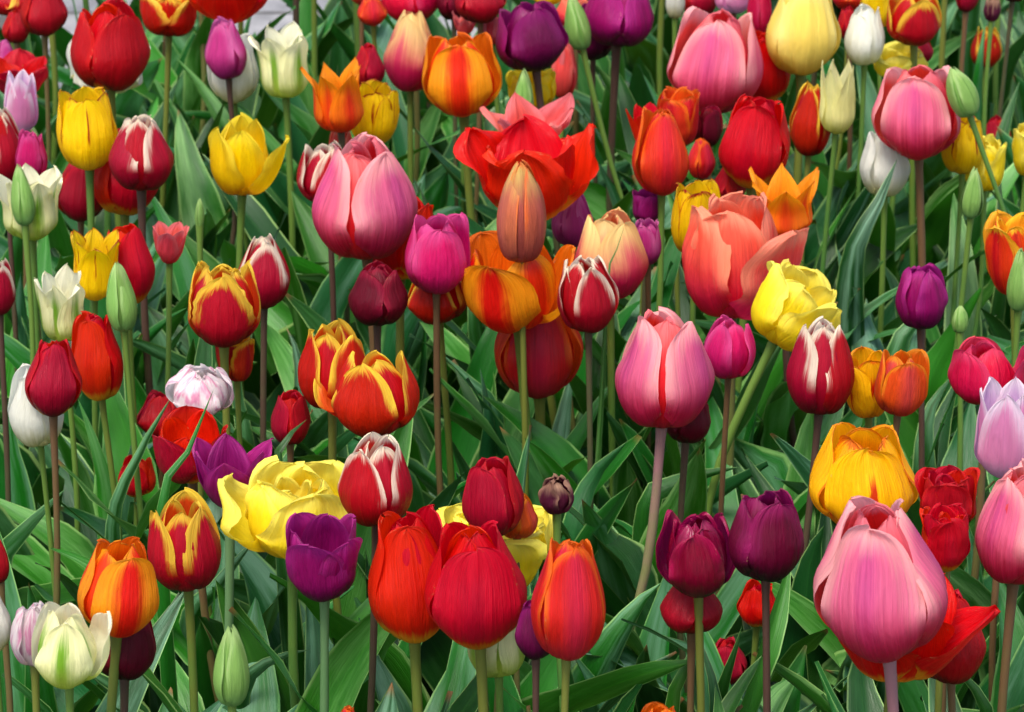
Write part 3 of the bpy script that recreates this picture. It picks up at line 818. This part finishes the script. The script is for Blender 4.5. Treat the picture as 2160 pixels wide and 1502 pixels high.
def add_leaves(root, count, hgt, short=1.0):
    az0 = RNG.uniform(0, 6.28)
    for i in range(count):
        L = RNG.uniform(0.8, 1.0) * hgt * (1.0 if i == 0 else 0.9)
        L = min(L, 0.40) * short
        W = RNG.uniform(0.015, 0.029) * (1.15 if i == 0 else 0.85)
        az = az0 + i * 2.4 + RNG.uniform(-0.4, 0.4)
        P, f, U, V = leaf_geo(np.array([0.006 * math.cos(az), 0.006 * math.sin(az), -0.005 + 0.02 * i]), az, L, W, RNG.uniform(0.05, 0.24),
                              RNG.uniform(0.25, 1.1) * (1 if RNG.random() < .7 else 1.7), RNG.uniform(-1.2, 1.2), RNG.uniform(0.35, 0.8), RNG.uniform(0.15, 1.0))
        link('leaf', make_mesh('leaf', P, f, LEAF[int(RNG.integers(0, 3))], {'pu': U, 'pv': V}), root)


def build(idx, spec, depth):
    x0, y0, x1, y1, kind, label, o = spec
    shape, m_out, m_in, stem, ex = KIND[kind]
    ex = dict(ex)
    ex.update({k: v for k, v in o.items() if k in ('ruffle', 'jag', 'top', 'wscale', 'rib', 'tipout', 'double', 'point')})
    shape = o.get('shape', shape)
    if 'shape' in o and 'top' not in o:
        ex.pop('top', None)
    if 'mat' in o:
        m_out = m_in = o['mat']
    if 'bot' in o:
        m_out = o['bot']
    stem = o.get('stem', stem)
    w = (x1 - x0) / F * depth
    h = (y1 - y0) / F * depth
    prof = PROFILE[shape]
    maxr = max(p[0] for p in prof)
    R = w / 2 / maxr * (1.0 if kind == 'bud' or shape in ('cone', 'open', 'star') else 1.04)
    topr = (ex.get('top') or prof[-1][0]) * R
    H = max((h - math.sin(PITCH) * (topr + 0.25 * R)) / math.cos(PITCH), 0.55 * h)
    c = at((x0 + x1) / 2, (y0 + y1) / 2, depth)
    tilt = o.get('tilt', RNG.uniform(-4, 4))
    tc = o.get('tc', RNG.uniform(-3, 4))
    ax = rot_axis(tilt, tc)
    base = c - ax * H * 0.5 - UPV * (math.sin(PITCH) * (0.3 * R - topr * 0.5) * 0.5)
    lean = o.get('lean', RNG.uniform(-8, 8)) / 100.0
    gx = base[0] - math.sin(math.radians(tilt)) * 0.05 + lean * base[2]
    gy = base[1] + RNG.uniform(-0.02, 0.03)
    root = bpy.data.objects.new('tulip_bud' if kind == 'bud' else 'tulip', None)
    COL.objects.link(root)
    root.location = (gx, gy, 0)
    root.empty_display_size = 0.05
    root['label'] = label
    root['category'] = 'tulip bud' if kind == 'bud' else 'tulip'
    root['group'] = 'green tulip buds in the bed' if kind == 'bud' else 'tulips flowering in the bed'
    lb = base - np.array([gx, gy, 0])
    # stem: from the bulb to the flower, arriving along the flower's axis
    q1 = lb * np.array([0.22, 0.22, 0.33]) + np.array([RNG.uniform(-.014, .014), RNG.uniform(-.008, .008), 0])
    q2 = lb - ax * lb[2] * 0.3
    q2 = 0.55 * q2 + 0.45 * (lb * np.array([0.66, 0.66, 0.7]))
    sr = 0.0025 * min(1.15, max(0.75, w / 0.045)) * RNG.uniform(0.9, 1.1)
    link('stem', stem_mesh([np.array([0, 0, -0.02]), q1, q2, lb, lb + ax * 0.004], sr * 1.15, sr, STEM[stem]), root)
    # petals
    z = Vector(ax)
    rot0 = math.radians(o.get('rot', RNG.uniform(-60, 60)))
    quat = Vector((0, 0, 1)).rotation_difference(z)
    ring = [(k, 0, 1.0, 1.0) for k in range(3)] + [(k, 1, 1.0, 1.0) for k in range(3)]
    if ex.get('double'):
        ring += [(k, 0, 0.74, 0.97) for k in range(3)] + [(k, 1, 0.52, 0.93) for k in range(3)]
    flare = o.get('flare', {})
    rj = RNG.uniform(-3, 4, len(ring))
    if ex.get('top') is None and shape in ('egg', 'goblet') and kind != 'bud':
        ex['top'] = prof[-1][0] * RNG.uniform(0.8, 1.15)
    for k, (i, inn, rs, hs) in enumerate(ring):
        ang = rot0 + i * 2.0944 + (1.0472 if inn else 0) + RNG.uniform(-0.08, 0.08) + (0.5 if rs < 1 else 0)
        me = petal_mesh(shape, R * rs, H, PM[m_in if inn else m_out], bool(inn), (rj[k] * 0.9) * (0.3 if kind == 'bud' else 1) + flare.get(k, 0),
                        ex.get('ruffle', 0.15) * (1.2 if k in flare else 1), ex.get('jag', 0.0 if kind == 'bud' else 0.08), ex.get('wscale', 1.0) * o.get('W', 1.0), 0.04 if kind != 'bud' else 0.0, ex.get('rib', 1.0), ex.get('top'), ex.get('point'),
                        ex.get('tipout', 0.0), hs)
        p = link('petal', me, root)
        p.location = lb
        p.rotation_mode = 'QUATERNION'
        from mathutils import Quaternion
        p.rotation_quaternion = quat @ Quaternion((0, 0, 1), ang)
        if k in flare and flare[k] > 11:
            p['label'] = 'petal folded outward'
    add_leaves(root, 4, base[2], 0.62 if kind == 'faded' else 1.0)
    return root


ROOTS = [build(i, spec, d[i]) for i, spec in enumerate(T)]

# large leaves that stand out in the photograph: tip, middle and lower point (pixels), half-width, material, tulip they stand before
HERO = [
    ((1765, 522), (1806, 640), (1850, 800), 46, 1, None), ((1893, 335), (1850, 435), (1796, 570), 32, 1, 'pure white'),
    ((1738, 1108), (1708, 1190), (1690, 1360), 60, 1, None), ((1396, 1228), (1330, 1300), (1235, 1490), 58, 0, None),
    ((1325, 930), (1245, 1015), (1205, 1160), 34, 1, None), ((1302, 792), (1236, 890), (1165, 1050), 28, 0, None),
    ((452, 818), (398, 950), (340, 1090), 15, 0, 'crimson tulip close behind the spread violet'), ((366, 830), (292, 960), (236, 1130), 17, 0, 'low red tulip hidden'),
    ((396, 648), (330, 695), (268, 800), 26, 0, None), ((1012, 775), (1032, 880), (1030, 1000), 24, 1, None),
    ((2152, 168), (2108, 320), (2118, 480), 24, 0, None), ((368, 118), (432, 200), (480, 300), 27, 2, None),
    ((163, 838), (202, 950), (226, 1090), 24, 2, None), ((545, 1128), (455, 1240), (396, 1345), 30, 0, None),
    ((1320, 468), (1304, 522), (1284, 585), 6, 2, 'cream yellow tulip flushed'), ((1990, 1378), (2040, 1440), (2080, 1530), 27, 0, None),
    ((1512, 1290), (1450, 1400), (1415, 1520), 20, 2, None), ((648, 884), (606, 925), (586, 1010), 24, 0, 'single crimson'),
    ((604, 690), (630, 760), (642, 920), 28, 1, None), ((930, 745), (1000, 815), (1046, 900), 24, 1, None),
    ((1566, 1318), (1546, 1390), (1516, 1510), 26, 0, 'rusty red'), ((1462, 1325), (1492, 1400), (1512, 1520), 24, 1, 'rusty red'), ((2080, 40), (2070, 120), (2062, 220), 17, 0, 'red and orange tulip deep'),
    ((1560, 985), (1440, 1015), (1360, 1090), 34, 0, None), ((2012, 790), (1965, 860), (1950, 980), 30, 0, None),
    ((1992, 640), (1930, 680), (1890, 780), 36, 0, None), ((655, 1370), (560, 1400), (500, 1500), 30, 0, None),
    ((30, 830), (18, 930), (40, 1080), 36, 0, None), ((1070, 790), (1040, 700), (1000, 660), 20, 0, None),
    ((140, 1030), (60, 1110), (-10, 1230), 32, 0, None), ((520, 730), (500, 820), (520, 960), 24, 0, None),
]
for tip, mid, low, hw, mi, before in HERO:
    dm = depth_on_plane(mid[1], 0.33)
    if before:
        dm = min(d[i] for i in range(n) if T[i][5].startswith(before)) - 0.05
    A, B, C = at(*tip, dm + RNG.uniform(-0.02, 0.02)), at(*mid, dm), at(*low, dm + RNG.uniform(-0.01, 0.03))
    own = min(ROOTS, key=lambda r: abs(r.location.x - C[0]) + 1.2 * abs(r.location.y - C[1] - 0.02))
    G = np.array([own.location.x, own.location.y, 0.0])
    D = C + (G - C) * 0.45
    D[:2] = 0.6 * D[:2] + 0.4 * C[:2]
    nv_, nu_ = 26, 9
    s_ = np.linspace(0, 1, nv_)
    c_ = spline(np.array([G, D, C, B, A]), s_)
    t_ = np.gradient(c_, axis=0)
    t_ /= np.linalg.norm(t_, axis=1)[:, None]
    sd_ = np.cross(t_, np.array([RNG.uniform(-.5, .5), 1.0, -0.2]))
    sd_ /= np.linalg.norm(sd_, axis=1)[:, None]
    nn_ = np.cross(t_, sd_)
    wm = hw / F * dm * 1.15
    w_ = wm * np.where(s_ < 0.62, 0.5 + 0.5 * np.sin(np.clip(s_ / 0.62, 0, 1) * math.pi / 2), np.clip(1 - np.clip((s_ - 0.62) / 0.38, 0, 1) ** 1.7, 0, 1))
    U_, V_ = np.meshgrid(np.linspace(-1, 1, nu_), s_)
    ph_ = RNG.uniform(0, 6, 3)
    I_ = -w_[:, None] * (0.38 * U_ ** 2 + 0.12 * np.abs(U_)) + wm * 0.14 * np.sin(V_ * 16 + ph_[0] + np.sign(U_) * ph_[1]) * U_ ** 2 * (1 - V_)
    P_ = c_[:, None, :] + (U_ * w_[:, None])[:, :, None] * sd_[:, None, :] + I_[:, :, None] * nn_[:, None, :]
    P_ -= np.array(own.location)
    link('leaf', make_mesh('leaf', P_.reshape(-1, 3), grid_faces(nu_, nv_), LEAF[mi], {'pu': U_.ravel(), 'pv': V_.ravel()}), own)

# far tulips seen as stems only
for i, (px, dx) in enumerate(FAR):
    y = -150 - (i * 37) % 110
    spec = (px - 55, y - 75, px + 55, y + 75, ['red', 'yellow', 'crimson', 'pink', 'orangeyellow', 'purple'][i % 6], 'tulip of which only the bare stem shows at the far edge of the bed', dict(lean=dx * 100))
    r = build(i, spec, depth_on_plane(y, HEAD_Z))
    r['group'] = 'tulips at the far edge seen only as stems'

# ------------------------------------------------------------------ low leaves that fill the bed (nobody could count them)


def back_edge(x):
    return 3.60 + 0.85 * min(max((x + 0.12) / 0.5, 0), 1.5) ** 1.2


vs, fs, us, vvs, rs_ = [], [], [], [], []
off = 0
cnt = 0
while cnt < 1900:
    x = RNG.uniform(-0.85, 0.85)
    y = RNG.uniform(1.45, 4.6)
    if y > back_edge(x) or abs(x) > 0.22 + 0.16 * y:
        continue
    az = RNG.uniform(0, 6.28)
    L = RNG.uniform(0.22, 0.40)
    P, f, U, V = leaf_geo(np.array([x, y, -0.01]), az, L, RNG.uniform(0.014, 0.028), RNG.uniform(0.04, 0.24), RNG.uniform(0.2, 1.1), RNG.uniform(-1.3, 1.3),
                          RNG.uniform(0.3, 0.8), RNG.uniform(0.15, 0.9), 9, 20)
    vs.append(P)
    fs.append(f + off)
    us.append(U)
    vvs.append(V)
    rs_.append(np.full(len(U), RNG.random()))
    off += len(P)
    cnt += 1
o = link('foliage', make_mesh('foliage', np.vstack(vs), np.vstack(fs), LEAF_STUFF, {'pu': np.concatenate(us), 'pv': np.concatenate(vvs), 'rnd': np.concatenate(rs_)}))
o['kind'] = 'stuff'
o['label'] = 'dense low green tulip leaves covering the soil'
o['category'] = 'leaves'

# ------------------------------------------------------------------ ground: soil bed and the paving behind it
k = NT('soil')
tc = k.n('ShaderNodeTexCoord').outputs['Object']
n1 = k.noise(tc, 14.0, 6.0, 0.7)
n2 = k.noise(tc, 90.0, 4.0, 0.7)
col = k.mix(n1, lin((28, 20, 15)), lin((66, 50, 38)))
p = k.n('ShaderNodeBsdfPrincipled')
k.put(p.inputs['Base Color'], col)
p.inputs['Roughness'].default_value = 0.95
b = k.n('ShaderNodeBump')
b.inputs['Distance'].default_value = 0.01
k.put(b.inputs['Height'], k.math('ADD', n1, n2))
k.put(p.inputs['Normal'], b.outputs[0])
oo = k.n('ShaderNodeOutputMaterial')
k.t.links.new(p.outputs[0], oo.inputs[0])
nx, ny = 70, 90
X = np.linspace(-1.4, 1.4, nx)
vv = []
for j in range(ny):
    for i in range(nx):
        be = back_edge(X[i]) + 0.06
        y = 1.0 + (be - 1.0) * j / (ny - 1)
        e = min(1.0, (be - y) / 0.08, (1.4 - abs(X[i])) / 0.08)
        vv.append((X[i], y, (-0.012 + RNG.uniform(-0.006, 0.006)) * e - 0.045 * (1 - e)))
o = link('soil', make_mesh('soil', np.array(vv), grid_faces(nx, ny), k.m, {}))
o['kind'] = 'structure'

k = NT('paving')
tc = k.n('ShaderNodeTexCoord').outputs['Object']
br = k.n('ShaderNodeTexBrick')
k.put(br.inputs['Vector'], tc)
br.inputs['Color1'].default_value = lin((150, 150, 152))
br.inputs['Color2'].default_value = lin((126, 127, 132))
br.inputs['Mortar'].default_value = lin((84, 82, 78))
br.inputs['Scale'].default_value = 1.0
br.inputs['Mortar Size'].default_value = 0.006
br.inputs['Mortar Smooth'].default_value = 0.3
br.inputs['Brick Width'].default_value = 0.26
br.inputs['Row Height'].default_value = 0.16
nz = k.noise(tc, 25.0, 6.0, 0.7)
col = k.mix(0.45, br.outputs['Color'], k.mix(k.ramp(nz, 0.3, 0.7), lin((80, 78, 76)), lin((205, 202, 198))), 'OVERLAY')
p = k.n('ShaderNodeBsdfPrincipled')
k.put(p.inputs['Base Color'], col)
p.inputs['Roughness'].default_value = 0.8
b = k.n('ShaderNodeBump')
b.inputs['Distance'].default_value = 0.006
k.put(b.inputs['Height'], k.math('SUBTRACT', k.math('MULTIPLY', nz, 0.4), br.outputs['Fac']))
k.put(p.inputs['Normal'], b.outputs[0])
oo = k.n('ShaderNodeOutputMaterial')
k.t.links.new(p.outputs[0], oo.inputs[0])
o = link('paving', make_mesh('paving', np.array([(-40, -40, -0.05), (40, -40, -0.05), (40, 60, -0.05), (-40, 60, -0.05)]), [(0, 1, 2, 3)], k.m, {}))
o['kind'] = 'structure'
